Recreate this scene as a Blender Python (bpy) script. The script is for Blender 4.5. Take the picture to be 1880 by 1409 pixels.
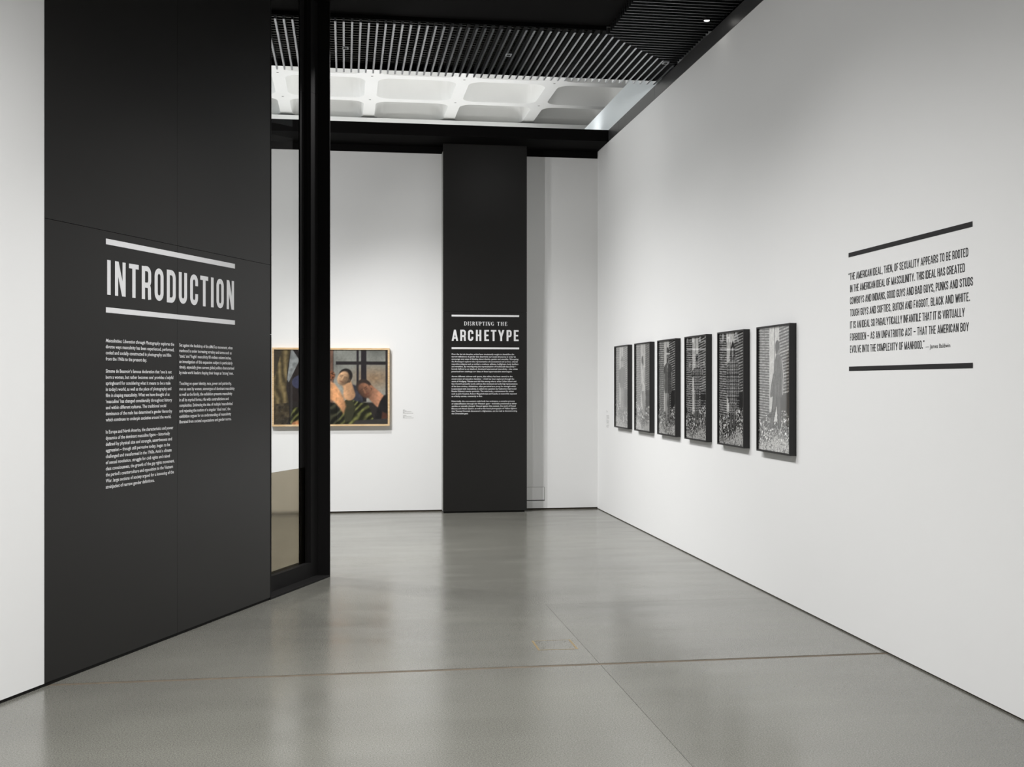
import bpy, bmesh, math, random
import numpy as np
from mathutils import Vector, Matrix

random.seed(7)
rng = np.random.default_rng(7)
sc = bpy.context.scene
for o in list(bpy.data.objects):
    bpy.data.objects.remove(o, do_unlink=True)
COL = sc.collection

# ------------------------------------------------------------------ camera, world, lights, exposure
EYE = 1.53
cam_d = bpy.data.cameras.new('camera')
cam = bpy.data.objects.new('camera', cam_d)
COL.objects.link(cam)
cam.location = (0, 0, EYE)
cam.rotation_euler = (math.radians(90), 0, math.radians(-8.4764))
cam_d.sensor_width = 36.0
cam_d.lens = 36.0 * 2060 / 1880
cam_d.shift_y = -2.0 / 1880
cam_d.clip_start = 0.05
sc.camera = cam

w = bpy.data.worlds.new('world')
sc.world = w
w.use_nodes = True
w.node_tree.nodes['Background'].inputs[0].default_value = (0.9, 0.95, 1, 1)
w.node_tree.nodes['Background'].inputs[1].default_value = 0.02
sc.view_settings.view_transform = 'Standard'
sc.view_settings.look = 'None'
sc.view_settings.gamma = 1
sc.view_settings.use_curve_mapping = False
sc.view_settings.exposure = -0.05


def spot(loc, to, watts, size=110, blend=1.0, radius=0.04, col=(1, 0.995, 0.992)):
    d = bpy.data.lights.new('spot_lamp', 'SPOT')
    d.energy = watts
    d.color = col
    d.spot_size = math.radians(size)
    d.spot_blend = blend
    d.shadow_soft_size = radius
    o = bpy.data.objects.new('spot_lamp', d)
    COL.objects.link(o)
    o.location = loc
    o.rotation_euler = (Vector(to) - Vector(loc)).to_track_quat('-Z', 'Y').to_euler()
    return o


def area(loc, rot, sx, sy, watts, col=(1, 1, 1)):
    d = bpy.data.lights.new('area_lamp', 'AREA')
    d.energy = watts
    d.color = col
    d.shape = 'RECTANGLE'
    d.size = sx
    d.size_y = sy
    o = bpy.data.objects.new('area_lamp', d)
    COL.objects.link(o)
    o.location = loc
    o.rotation_euler = rot
    return o


# ceiling spots washing the right wall, a narrow low beam and an added fill flood lifting the wall top at each place
for sx, sy, sw, sf in ((-0.35, 11.3, 430, 70), (0.05, 8.95, 310, 40), (-0.35, 6.2, 520, 66), (-0.35, 3.4, 270, 18), (-0.35, 0.6, 130, 12)):
    spot((sx, sy, 4.36), (3.03, sy, -4.3), sw, 116, radius=0.02)
    spot((sx, sy + .25, 4.36), (3.03, sy, 2.0), sf * 1.25, 134, radius=0.05)
# ceiling spots washing the far wall, from the left bay, plus added fill floods, a weak one in front of the pillar
spot((-1.55, 9.9, 4.36), (0.75, 13.28, -5.5), 620, 112, radius=0.02)
spot((-1.85, 9.9, 4.36), (0.75, 13.28, 1.9), 200, 136, radius=0.05)
spot((2.0, 10.2, 4.36), (2.2, 13.28, 2.4), 7, 150, radius=0.05)
spot((-4.2, 9.9, 4.36), (-3.6, 13.28, -4.0), 400, 114)
# ceiling spots washing the left wall, and an added fill flood for its upper part
spot((0.7, 3.2, 4.36), (-2.4, 4.9, -4.0), 660, 116)
spot((-0.6, 0.8, 4.36), (-3.4, 2.2, -3.4), 400, 120)
spot((0.7, 3.5, 4.36), (-2.4, 4.9, 2.6), 62, 150, radius=0.05)
# added area lamps, hidden on top of the beam behind the roof opening, shining up at the coffers
for by in (13.3, 14.3, 15.3, 16.3):
    area((0.4, by, 4.50), (math.radians(180), 0, 0), 5.1, 0.3, 19, (1, 1, 1))
# daylight entering the roof opening from the left
area((-5.6, 13.6, 5.0), (0, math.radians(-90), 0), 0.8, 5.6, 60, (0.80, 0.91, 1))

# ------------------------------------------------------------------ helpers
def lin(r, g=None, b=None):
    if g is None:
        g = b = r
    out = []
    for c in (r, g, b):
        c = c / 255.0
        out.append(c / 12.92 if c <= 0.04045 else ((c + 0.055) / 1.055) ** 2.4)
    return tuple(out) + (1.0,)


def mat(name, col, rough=0.6, spec=0.5, metal=0.0, noise=0.0, nscale=6.0, bump=0.0, bscale=200.0, emit=None, estr=0.0):
    m = bpy.data.materials.new(name)
    m.use_nodes = True
    nt = m.node_tree
    p = nt.nodes['Principled BSDF']
    p.inputs['Base Color'].default_value = col
    p.inputs['Roughness'].default_value = rough
    p.inputs['Specular IOR Level'].default_value = spec
    p.inputs['Metallic'].default_value = metal
    tc = nt.nodes.new('ShaderNodeTexCoord')
    if noise > 0:
        n = nt.nodes.new('ShaderNodeTexNoise')
        n.inputs['Scale'].default_value = nscale
        n.inputs['Detail'].default_value = 5
        nt.links.new(tc.outputs['Object'], n.inputs['Vector'])
        mx = nt.nodes.new('ShaderNodeMix')
        mx.data_type = 'RGBA'
        mx.inputs[6].default_value = tuple(c * (1 - noise) for c in col[:3]) + (1,)
        mx.inputs[7].default_value = tuple(min(1, c * (1 + noise)) for c in col[:3]) + (1,)
        nt.links.new(n.outputs['Fac'], mx.inputs[0])
        nt.links.new(mx.outputs[2], p.inputs['Base Color'])
    if bump > 0:
        n2 = nt.nodes.new('ShaderNodeTexNoise')
        n2.inputs['Scale'].default_value = bscale
        n2.inputs['Detail'].default_value = 3
        nt.links.new(tc.outputs['Object'], n2.inputs['Vector'])
        b = nt.nodes.new('ShaderNodeBump')
        b.inputs['Strength'].default_value = bump
        b.inputs['Distance'].default_value = 0.002
        nt.links.new(n2.outputs['Fac'], b.inputs['Height'])
        nt.links.new(b.outputs['Normal'], p.inputs['Normal'])
    if emit:
        p.inputs['Emission Color'].default_value = emit
        p.inputs['Emission Strength'].default_value = estr
    return m


def glass_mat(name, gain=1.8, tint=(1, 1, 1, 1), rough=0.0):
    m = bpy.data.materials.new(name)
    m.use_nodes = True
    nt = m.node_tree
    nt.nodes.clear()
    out = nt.nodes.new('ShaderNodeOutputMaterial')
    geo = nt.nodes.new('ShaderNodeNewGeometry')
    dot = nt.nodes.new('ShaderNodeVectorMath'); dot.operation = 'DOT_PRODUCT'
    nt.links.new(geo.outputs['Incoming'], dot.inputs[0])
    nt.links.new(geo.outputs['Normal'], dot.inputs[1])

    def mth(op, a, b=None):
        n = nt.nodes.new('ShaderNodeMath'); n.operation = op
        for i, x in enumerate((a, b)):
            if x is None:
                continue
            if isinstance(x, (int, float)):
                n.inputs[i].default_value = x
            else:
                nt.links.new(x, n.inputs[i])
        return n.outputs[0]
    ab = mth('ABSOLUTE', dot.outputs['Value'])
    pw = mth('POWER', mth('SUBTRACT', 1.0, ab), 5.0)
    fr = mth('ADD', mth('MULTIPLY', pw, 0.96), 0.04)
    fac = mth('MINIMUM', mth('MULTIPLY', fr, gain), 1.0)
    tr = nt.nodes.new('ShaderNodeBsdfTransparent'); tr.inputs[0].default_value = tint
    gl = nt.nodes.new('ShaderNodeBsdfGlossy'); gl.inputs['Roughness'].default_value = rough
    mx = nt.nodes.new('ShaderNodeMixShader')
    nt.links.new(fac, mx.inputs[0])
    nt.links.new(tr.outputs[0], mx.inputs[1])
    nt.links.new(gl.outputs[0], mx.inputs[2])
    nt.links.new(mx.outputs[0], out.inputs['Surface'])
    return m


M_WHITE = mat('white_paint', lin(232, 232, 231), 0.75, 0.3, noise=0.012, nscale=1.3, bump=0.05, bscale=300)
M_GREY = mat('grey_paint', lin(150, 150, 147), 0.6, 0.3, noise=0.03, nscale=4)
M_BOARD = mat('black_board', lin(30, 29, 28), 0.36, 0.30, noise=0.06, nscale=2.2, bump=0.06, bscale=400)
M_STEEL = mat('black_steel', lin(27, 26, 26), 0.62, 0.16, noise=0.12, nscale=5)
M_TRIM = mat('dark_steel_trim', lin(52, 52, 52), 0.4, 0.5, noise=0.18, nscale=4)
M_BLACK = mat('black_soffit', lin(10, 9, 9), 0.8, 0.08, noise=0.1, nscale=3)
M_GAP = mat('shadow_gap_black', lin(18, 17, 16), 0.7, 0.2, noise=0.2, nscale=8)
M_GAPB = mat('gap_brown', lin(66, 60, 52), 0.8, 0.2, noise=0.4, nscale=9)
M_SLAT = mat('dark_metal_slat', lin(205, 207, 210), 0.3, 0.5, 1.0, noise=0.04, nscale=9)
M_SLATX = mat('dark_metal_slat_shaded', lin(140, 142, 144), 0.3, 0.5, 1.0, noise=0.04, nscale=9)  # same slats running across, their dimmer reflections put into a darker colour
M_SLAT2 = mat('dark_metal_cross_slat', lin(128, 128, 124), 0.35, 0.5, 1.0, noise=0.1, nscale=9)
M_VINW = mat('white_vinyl', lin(226, 226, 227), 0.5, 0.4, noise=0.01, nscale=30)
M_VINB = mat('black_vinyl', lin(34, 33, 34), 0.55, 0.25, noise=0.03, nscale=30)
M_VING = mat('grey_vinyl', lin(165, 165, 162), 0.6, 0.3, noise=0.05, nscale=60)
M_FRAME = mat('black_frame_wood', lin(34, 33, 33), 0.45, 0.4, noise=0.1, nscale=14)
M_SLAB = mat('white_concrete', lin(240, 240, 237), 0.85, 0.2, noise=0.02, nscale=5, bump=0.25, bscale=60)
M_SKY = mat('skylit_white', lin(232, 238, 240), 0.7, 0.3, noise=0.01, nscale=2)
M_BRASS = mat('brass', lin(170, 150, 112), 0.4, 0.5, 0.6, noise=0.2, nscale=60)
M_SCREW = mat('screw_metal', lin(92, 88, 80), 0.4, 0.5, 0.5, noise=0.2, nscale=90)
M_BEZEL = mat('bezel_grey', lin(196, 200, 204), 0.4, 0.5, noise=0.02, nscale=20)
M_LENS = mat('lamp_lens', (1, 1, 1, 1), 0.3, 0.5, emit=(1, 0.97, 0.92, 1), estr=22)
M_HOLE = mat('plug_grey', lin(120, 118, 112), 0.8, 0.2, noise=0.1, nscale=40)
M_GLASS = glass_mat('picture_glazing', 1.9)
M_PANE = glass_mat('window_glass', 0.3, (0.985, 0.99, 0.985, 1))


def wood_mat():
    m = mat('pale_oak', lin(216, 186, 146), 0.55, 0.35)
    nt = m.node_tree
    p = nt.nodes['Principled BSDF']
    tc = nt.nodes.new('ShaderNodeTexCoord')
    mp = nt.nodes.new('ShaderNodeMapping'); mp.inputs['Scale'].default_value = (4, 40, 40)
    n = nt.nodes.new('ShaderNodeTexNoise'); n.inputs['Scale'].default_value = 3; n.inputs['Detail'].default_value = 5
    cr = nt.nodes.new('ShaderNodeValToRGB')
    cr.color_ramp.elements[0].position = 0.3; cr.color_ramp.elements[0].color = lin(200, 166, 122)
    cr.color_ramp.elements[1].position = 0.7; cr.color_ramp.elements[1].color = lin(226, 199, 160)
    nt.links.new(tc.outputs['Object'], mp.inputs[0]); nt.links.new(mp.outputs[0], n.inputs['Vector'])
    nt.links.new(n.outputs['Fac'], cr.inputs[0]); nt.links.new(cr.outputs[0], p.inputs['Base Color'])
    return m


M_OAK = wood_mat()


def frost_mat():
    m = bpy.data.materials.new('bronze_frosted_sheet')
    m.use_nodes = True
    nt = m.node_tree
    nt.nodes.clear()
    out = nt.nodes.new('ShaderNodeOutputMaterial')
    n = nt.nodes.new('ShaderNodeTexNoise'); n.inputs['Scale'].default_value = 3
    cr = nt.nodes.new('ShaderNodeValToRGB')
    cr.color_ramp.elements[0].color = (0.60, 0.565, 0.49, 1)
    cr.color_ramp.elements[1].color = (0.66, 0.62, 0.54, 1)
    tc = nt.nodes.new('ShaderNodeTexCoord')
    nt.links.new(tc.outputs['Object'], n.inputs['Vector']); nt.links.new(n.outputs['Fac'], cr.inputs[0])
    rf = nt.nodes.new('ShaderNodeBsdfRefraction')
    rf.inputs['Roughness'].default_value = 0.16
    rf.inputs['IOR'].default_value = 1.08
    nt.links.new(cr.outputs[0], rf.inputs['Color'])
    gl = nt.nodes.new('ShaderNodeBsdfGlossy'); gl.inputs['Roughness'].default_value = 0.2
    mx = nt.nodes.new('ShaderNodeMixShader'); mx.inputs[0].default_value = 0.04
    nt.links.new(rf.outputs[0], mx.inputs[1]); nt.links.new(gl.outputs[0], mx.inputs[2])
    nt.links.new(mx.outputs[0], out.inputs['Surface'])
    return m


M_FROST = frost_mat()


def floor_mat(name, tone):
    m = bpy.data.materials.new(name)
    m.use_nodes = True
    nt = m.node_tree
    p = nt.nodes['Principled BSDF']
    tc = nt.nodes.new('ShaderNodeTexCoord')

    def noise(scale, detail=4, stretch=None):
        n = nt.nodes.new('ShaderNodeTexNoise')
        n.inputs['Scale'].default_value = scale
        n.inputs['Detail'].default_value = detail
        if stretch:
            mp = nt.nodes.new('ShaderNodeMapping'); mp.inputs['Scale'].default_value = stretch
            nt.links.new(tc.outputs['Object'], mp.inputs[0]); nt.links.new(mp.outputs[0], n.inputs['Vector'])
        else:
            nt.links.new(tc.outputs['Object'], n.inputs['Vector'])
        return n

    def ramp(src, p0, c0, p1, c1):
        r = nt.nodes.new('ShaderNodeValToRGB')
        r.color_ramp.elements[0].position = p0; r.color_ramp.elements[0].color = c0
        r.color_ramp.elements[1].position = p1; r.color_ramp.elements[1].color = c1
        nt.links.new(src, r.inputs[0])
        return r.outputs[0]

    def mixc(fac, a, b, mode='MIX'):
        x = nt.nodes.new('ShaderNodeMix'); x.data_type = 'RGBA'; x.blend_type = mode
        for i, v in ((0, fac), (6, a), (7, b)):
            if isinstance(v, (int, float, tuple)):
                x.inputs[i].default_value = v
            else:
                nt.links.new(v, x.inputs[i])
        return x.outputs[2]
    t = tone
    base = ramp(noise(0.8, 5).outputs['Fac'], 0.3, lin(t - 5, t - 6, t - 12), 0.7, lin(t + 6, t + 5, t - 2))
    streak = ramp(noise(1.1, 5, (0.5, 3.0, 1)).outputs['Fac'], 0.35, (0.94, 0.94, 0.94, 1), 0.65, (1.0, 1.0, 1.0, 1))
    c = mixc(1.0, base, streak, 'MULTIPLY')
    fine = ramp(noise(160, 3).outputs['Fac'], 0.34, (0.66, 0.66, 0.65, 1), 0.66, (1.3, 1.3, 1.29, 1))
    c = mixc(0.9, c, mixc(1.0, c, fine, 'MULTIPLY'))
    # pale and dark aggregate specks
    v = nt.nodes.new('ShaderNodeTexVoronoi'); v.inputs['Scale'].default_value = 75
    nt.links.new(tc.outputs['Object'], v.inputs['Vector'])
    sp = ramp(v.outputs['Distance'], 0.06, (1, 1, 1, 1), 0.13, (0, 0, 0, 1))
    sel = nt.nodes.new('ShaderNodeSeparateColor'); nt.links.new(v.outputs['Color'], sel.inputs[0])
    gate = ramp(sel.outputs[0], 0.84, (0, 0, 0, 1), 0.86, (1, 1, 1, 1))
    gate2 = ramp(sel.outputs[1], 0.93, (0, 0, 0, 1), 0.95, (1, 1, 1, 1))
    c = mixc(mixc(1.0, sp, gate, 'MULTIPLY'), c, lin(176, 175, 170))
    c = mixc(mixc(1.0, sp, gate2, 'MULTIPLY'), c, lin(62, 58, 52))
    nt.links.new(c, p.inputs['Base Color'])
    rr = ramp(noise(1.6, 4, (0.7, 2.2, 1)).outputs['Fac'], 0.3, (0.17, 0.17, 0.17, 1), 0.7, (0.25, 0.25, 0.25, 1))
    nt.links.new(rr, p.inputs['Roughness'])
    p.inputs['Specular IOR Level'].default_value = 0.85
    b = nt.nodes.new('ShaderNodeBump'); b.inputs['Strength'].default_value = 0.008; b.inputs['Distance'].default_value = 0.002
    nt.links.new(noise(110, 3).outputs['Fac'], b.inputs['Height'])
    nt.links.new(b.outputs['Normal'], p.inputs['Normal'])
    return m


def link(name, me, parent=None, m=None, **props):
    o = bpy.data.objects.new(name, me)
    COL.objects.link(o)
    if m is not None and me is not None and not me.materials:
        me.materials.append(m)
    if parent is not None:
        o.parent = parent
    for k, v in props.items():
        o[k] = v
    return o


def empty(name, M=None, **props):
    o = link(name, None, **props)
    if M is not None:
        o.matrix_world = M
    o.empty_display_size = 0.1
    return o


def bm_box(bm, x0, x1, y0, y1, z0, z1, bev=0.0):
    vs = [bm.verts.new((x, y, z)) for x in (x0, x1) for y in (y0, y1) for z in (z0, z1)]
    fs = []
    for q in ((0, 1, 3, 2), (4, 6, 7, 5), (0, 4, 5, 1), (2, 3, 7, 6), (0, 2, 6, 4), (1, 5, 7, 3)):
        fs.append(bm.faces.new([vs[i] for i in q]))
    if bev > 0:
        es = {e for f in fs for e in f.edges}
        bmesh.ops.bevel(bm, geom=list(es), offset=bev, segments=2, profile=0.6, affect='EDGES')


def box_me(name, *boxes, bev=0.0):
    bm = bmesh.new()
    for b in boxes:
        bm_box(bm, *b, bev=bev)
    me = bpy.data.meshes.new(name)
    bm.normal_update()
    bm.to_mesh(me)
    bm.free()
    return me


def box(name, x0, x1, y0, y1, z0, z1, m, parent=None, bev=0.0, **props):
    return link(name, box_me(name, (x0, x1, y0, y1, z0, z1), bev=bev), parent, m, **props)


def poly_me(name, polys, M, off=0.0):
    """flat lettering: polys are lists of (a,b); M maps (a,b,n) to the owner's space"""
    vs, fs = [], []
    for i, pl in enumerate(polys):
        area2 = sum(p[0] * q[1] - q[0] * p[1] for p, q in zip(pl, pl[1:] + pl[:1]))
        if area2 < 0:
            pl = pl[::-1]
        k = len(vs)
        o_ = off + (i % 12) * 2.5e-5          # overlapping strokes lie one on another, never in one plane
        vs += [M @ Vector((a, b, o_)) for a, b in pl]
        fs.append(tuple(range(k, k + len(pl))))
    me = bpy.data.meshes.new(name)
    me.from_pydata([tuple(v) for v in vs], [], fs)
    me.update()
    return me


# ------------------------------------------------------------------ condensed capitals, drawn as flat polygons (cap height 1)
T_ = 0.165


def stroke(pts, t, closed=False):
    n = len(pts)
    P = [Vector((p[0], p[1])) for p in pts]
    L, R = [], []
    for i in range(n):
        if closed:
            a, b, c = P[i - 1], P[i], P[(i + 1) % n]
        else:
            a, b, c = P[max(i - 1, 0)], P[i], P[min(i + 1, n - 1)]
        d1 = (b - a); d2 = (c - b)
        d1 = d1.normalized() if d1.length > 1e-9 else d2.normalized()
        d2 = d2.normalized() if d2.length > 1e-9 else d1
        n1 = Vector((-d1.y, d1.x)); n2 = Vector((-d2.y, d2.x))
        mm = (n1 + n2)
        mm = mm.normalized() if mm.length > 1e-6 else n1
        s = t / 2 / max(0.35, mm.dot(n1))
        L.append(b + mm * s); R.append(b - mm * s)
    out = []
    for i in range(n if closed else n - 1):
        j = (i + 1) % n
        out.append([tuple(R[i]), tuple(R[j]), tuple(L[j]), tuple(L[i])])
    return out


def rect(x0, y0, x1, y1):
    return [[(x0, y0), (x1, y0), (x1, y1), (x0, y1)]]


def diag(x0, y0, x1, y1, t):
    """bar of horizontal thickness t between two heights, x = left edge"""
    p = [(x0, y0), (x0 + t, y0), (x1 + t, y1), (x1, y1)]
    return [p if y1 > y0 else p[::-1]]


def arc(cx, cy, rx, ry, a0, a1, n=11):
    return [(cx + rx * math.cos(math.radians(a0 + (a1 - a0) * i / n)), cy + ry * math.sin(math.radians(a0 + (a1 - a0) * i / n))) for i in range(n + 1)]


WID = dict(A=.575, B=.49, C=.465, D=.49, E=.43, F=.42, G=.475, H=.49, I=.165, J=.32, K=.52, L=.41, M=.64, N=.51, O=.475, P=.47, Q=.475,
           R=.485, S=.47, T=.48, U=.47, V=.56, W=.80, X=.56, Y=.56, Z=.45)
WID.update({'.': .165, ',': .165, '-': .50, '_': .52, '<': .30, '>': .30, ' ': .17})


def glyph(c, w=None, t=T_):
    w = w or WID[c]
    h = t / 2
    hh = t * 0.42                       # half height of horizontals
    rx = (w - t) / 2
    ry = min(0.2, rx * 1.05)
    cx = w / 2
    if c == 'I':
        return rect(0, 0, w, 1)
    if c == 'L':
        return rect(0, 0, t, 1) + rect(t, 0, w, 2 * hh)
    if c == 'T':
        return rect(0, 1 - 2 * hh, w, 1) + rect(cx - h, 0, cx + h, 1 - 2 * hh)
    if c == 'E':
        return rect(0, 0, t, 1) + rect(t, 0, w, 2 * hh) + rect(t, 1 - 2 * hh, w, 1) + rect(t, .5 - hh, w * .88, .5 + hh)
    if c == 'F':
        return rect(0, 0, t, 1) + rect(t, 1 - 2 * hh, w, 1) + rect(t, .48 - hh, w * .88, .48 + hh)
    if c == 'H':
        return rect(0, 0, t, 1) + rect(w - t, 0, w, 1) + rect(t, .5 - hh, w - t, .5 + hh)
    if c == 'N':
        return rect(0, 0, t * .92, 1) + rect(w - t * .92, 0, w, 1) + diag(t * .05, 1, w - t * 1.05, 0, t)
    if c == 'M':
        m = t * .9
        return rect(0, 0, m, 1) + rect(w - m, 0, w, 1) + diag(0, 1, cx - h * .9, 0, t * .9) + diag(w - m, 1, cx - h * .9, 0, t * .9)
    if c == 'V':
        return diag(0, 1, cx - h, 0, t) + diag(w - t, 1, cx - h, 0, t)
    if c == 'W':
        q = w * .29
        return diag(0, 1, q - h, 0, t) + diag(cx - h, 1, q - h, 0, t) + diag(cx - h, 1, w - q - h, 0, t) + diag(w - t, 1, w - q - h, 0, t)
    if c == 'A':
        return diag(0, 0, cx - h * .95, 1, t * .95) + diag(w - t * .95, 0, cx - h * .95, 1, t * .95) + rect(w * .25, .19, w * .75, .19 + 1.7 * hh)
    if c == 'X':
        return diag(0, 0, w - t, 1, t) + diag(w - t, 0, 0, 1, t)
    if c == 'Y':
        return rect(cx - h, 0, cx + h, .42) + diag(cx - h, .38, 0, 1, t) + diag(cx - h, .38, w - t, 1, t)
    if c == 'K':
        return rect(0, 0, t, 1) + diag(t * .8, .36, w - t * 1.05, 1, t) + diag(w - t, 0, t * 1.15, .58, t)
    if c == 'Z':
        return rect(0, 1 - 2 * hh, w, 1) + rect(0, 0, w, 2 * hh) + diag(0, 2 * hh, w - t, 1 - 2 * hh, t)
    if c in 'OQ':
        pts = arc(cx, 1 - h - ry, rx, ry, 0, 180) + arc(cx, h + ry, rx, ry, 180, 360)
        return stroke(pts, t, True)
    if c == 'U':
        pts = [(h, 1)] + arc(cx, h + ry, rx, ry, 180, 360) + [(w - h, 1)]
        return stroke(pts, t)
    if c == 'J':
        pts = [(h * .4, h)] + arc(w - h - rx * .6, h + ry * .8, rx * .6, ry * .8, 270, 360) + [(w - h, 1)]
        return stroke(pts, t)
    if c == 'C':
        pts = [(w - h, .63)] + arc(cx, 1 - h - ry, rx, ry, 0, 180) + arc(cx, h + ry, rx, ry, 180, 360) + [(w - h, .37)]
        return stroke(pts, t)
    if c == 'G':
        pts = [(w - h, .66)] + arc(cx, 1 - h - ry, rx, ry, 0, 180) + arc(cx, h + ry, rx, ry, 180, 360) + [(w - h, .54)]
        return stroke(pts, t) + rect(cx, .54 - 1.6 * hh, w - t, .54)
    if c == 'D':
        r2 = rx * 1.0
        pts = [(h, hh), (w - h - r2, hh)] + arc(w - h - r2, hh + ry, r2, ry, 270, 360) + arc(w - h - r2, 1 - hh - ry, r2, ry, 0, 90) + [(h, 1 - hh)]
        return stroke(pts, t, True)
    if c in 'PRB':
        yb = .43 if c != 'B' else .5
        r2 = rx * .9
        ry2 = min(.17, r2)
        top = [(t, 1 - hh), (w - h - r2, 1 - hh)] + arc(w - h - r2, 1 - hh - ry2, r2, ry2, 90, 0) + arc(w - h - r2, yb + ry2, r2, ry2, 0, -90) + [(t, yb)]
        out = rect(0, 0, t, 1) + stroke(top, t * .92)
        if c == 'R':
            out += stroke([(t, yb)] + arc(w - h * 1.2 - r2 * .7, yb - ry2 * .8, r2 * .7, ry2 * .8, 90, 0) + [(w - h * 1.15, .1), (w - h, 0)], t * .96)
        if c == 'B':
            bot = [(t, yb), (w - h - r2, yb)] + arc(w - h - r2, yb - ry2, r2, ry2, 90, 0) + arc(w - h - r2, hh + ry2, r2, ry2, 0, -90) + [(t, hh)]
            out += stroke(bot, t * .92)
        return out
    if c == 'S':
        pts = [(w - h, .68)] + arc(cx, 1 - h - ry, rx, ry, 0, 180) + [(h, .72), (h * 1.3, .63), (cx, .5), (w - h * 1.3, .37), (w - h, .28)] + arc(cx, h + ry, rx, ry, 0, -180) + [(h, .32)]
        return stroke(pts, t)
    if c == '.':
        return rect(0, 0, w, .16)
    if c == ',':
        return rect(0, 0, w, .16) + [[(w * .25, -.13), (w * .6, -.13), (w, 0), (w * .35, 0)]]
    if c in '-_':
        return rect(0, .41, w, .54)
    if c == '<':
        return [[(0, .78), (.12, .78), (.12, .9), (.06, 1), (0, 1), (.02, .9), (0, .9)], [(.17, .78), (.29, .78), (.29, .9), (.23, 1), (.17, 1), (.19, .9), (.17, .9)]]
    if c == '>':
        return [[(0, .88), (.06, .78), (.1, .78), (.12, .88), (.12, 1), (0, 1)], [(.17, .88), (.23, .78), (.27, .78), (.29, .88), (.29, 1), (.17, 1)]]
    return []


def cap_line(text, x0, x1, y, cap, words=False):
    """one line of condensed capitals fitted between x0 and x1"""
    nat = sum(WID[c] for c in text)
    gap = ((x1 - x0) / cap - nat) / (len(text) - 1)
    sx = 1.0
    if gap < 0.075:
        sx = (x1 - x0) / cap / (nat + 0.075 * (len(text) - 1)); gap = 0.075 * sx
    out, x = [[]], x0
    for c in text:
        if c == ' ':
            out.append([])
        for pl in glyph(c, None, .135):
            out[-1].append([(x + a * cap * sx, y + b * cap) for a, b in pl])
        x += (WID[c] * sx + gap) * cap
    return out if words else sum(out, [])


def cap_fixed(chars, spans, y, cap, t=T_):
    out = []
    for c, (a, b) in zip(chars, spans):
        wd = (b - a) / cap
        for pl in glyph(c, wd, min(t, wd)):
            out.append([(a + p * cap, y + q * cap) for p, q in pl])
    return out


# ------------------------------------------------------------------ high contrast serif capitals for the small line
SW = dict(D=.78, I=.36, S=.52, R=.76, U=.74, P=.64, T=.70, N=.76, G=.78, H=.80, E=.66)


def serif(c):
    w = SW[c]
    th, tn = .17, .055

    def stem(x, wd=th, a=0, b=1):
        return rect(x - wd / 2, a, x + wd / 2, b)

    def foot(x, y, half=.15):
        return rect(x - half, y - tn / 2, x + half, y + tn / 2)

    def bowl(xl, xr, y0, y1):
        o = arc(xl, (y0 + y1) / 2, xr - xl, (y1 - y0) / 2, -90, 90, 8)
        i = arc(xl, (y0 + y1) / 2, xr - xl - th, (y1 - y0) / 2 - tn, -90, 90, 8)
        return [[o[k], o[k + 1], i[k + 1], i[k]] for k in range(8)]
    e = tn / 2
    if c == 'I':
        return stem(w / 2) + foot(w / 2, e) + foot(w / 2, 1 - e)
    if c == 'D':
        return stem(.16) + foot(.12, e, .12) + foot(.12, 1 - e, .12) + rect(.16, 0, .34, tn) + rect(.16, 1 - tn, .34, 1) + bowl(.34, w, 0, 1)
    if c == 'P':
        return stem(.16) + foot(.16, e) + foot(.12, 1 - e, .12) + rect(.16, .44, .3, .44 + tn) + rect(.16, 1 - tn, .3, 1) + bowl(.3, w, .44, 1)
    if c == 'R':
        return stem(.16) + foot(.16, e) + foot(.12, 1 - e, .12) + rect(.16, .46, .3, .46 + tn) + rect(.16, 1 - tn, .3, 1) + bowl(.3, .64, .46, 1) + diag(w - th, 0, .32, .48, th)
    if c == 'T':
        return stem(w / 2) + foot(w / 2, e) + rect(0, 1 - tn, w, 1) + rect(0, .74, .05, 1) + rect(w - .05, .74, w, 1)
    if c == 'H':
        return stem(.17) + stem(w - .17) + foot(.17, e) + foot(.17, 1 - e) + foot(w - .17, e) + foot(w - .17, 1 - e) + rect(.17, .48, w - .17, .48 + tn)
    if c == 'E':
        return stem(.16) + rect(.02, 0, w, tn) + rect(.02, 1 - tn, w - .04, 1) + rect(.16, .48, .46, .48 + tn) + rect(w - .05, 0, w, .28) + rect(w - .09, .74, w - .04, 1) + rect(.43, .38, .47, .64)
    if c == 'N':
        return stem(.14, .06) + stem(w - .14, .06) + foot(.14, e, .12) + foot(.1, 1 - e, .1) + foot(w - .14, 1 - e, .12) + diag(.06, 1, w - .14 - th, 0, th + .03)
    if c == 'U':
        o = [(.08, 1)] + arc(w / 2, .33, w / 2 - .1, .33, 180, 360, 8)
        return stem(.16, th, .3, 1) + foot(.16, 1 - e, .14) + foot(w - .12, 1 - e, .12) + stem(w - .12, .06, .3, 1) + stroke(arc(w / 2 + .01, .33, w / 2 - .15, .29, 180, 360, 8), .09)
    if c == 'S':
        pts = [(w - .08, .76)] + arc(w / 2, .77, w / 2 - .09, .2, 20, 180, 5) + [(.14, .63), (w - .16, .36)] + arc(w / 2, .23, w / 2 - .09, .2, 10, -170, 5) + [(.06, .28)]
        return stroke(pts, .11)
    if c == 'G':
        o = arc(.42, .5, .40, .5, 60, 320, 10)
        i = arc(.45, .5, .40 - th, .5 - tn, 60, 320, 10)
        return [[o[k], o[k + 1], i[k + 1], i[k]] for k in range(10)] + stem(w - .13, .14, .04, .42) + foot(w - .13, .42, .14) + rect(w - .14, .7, w - .09, .98)
    return []


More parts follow.
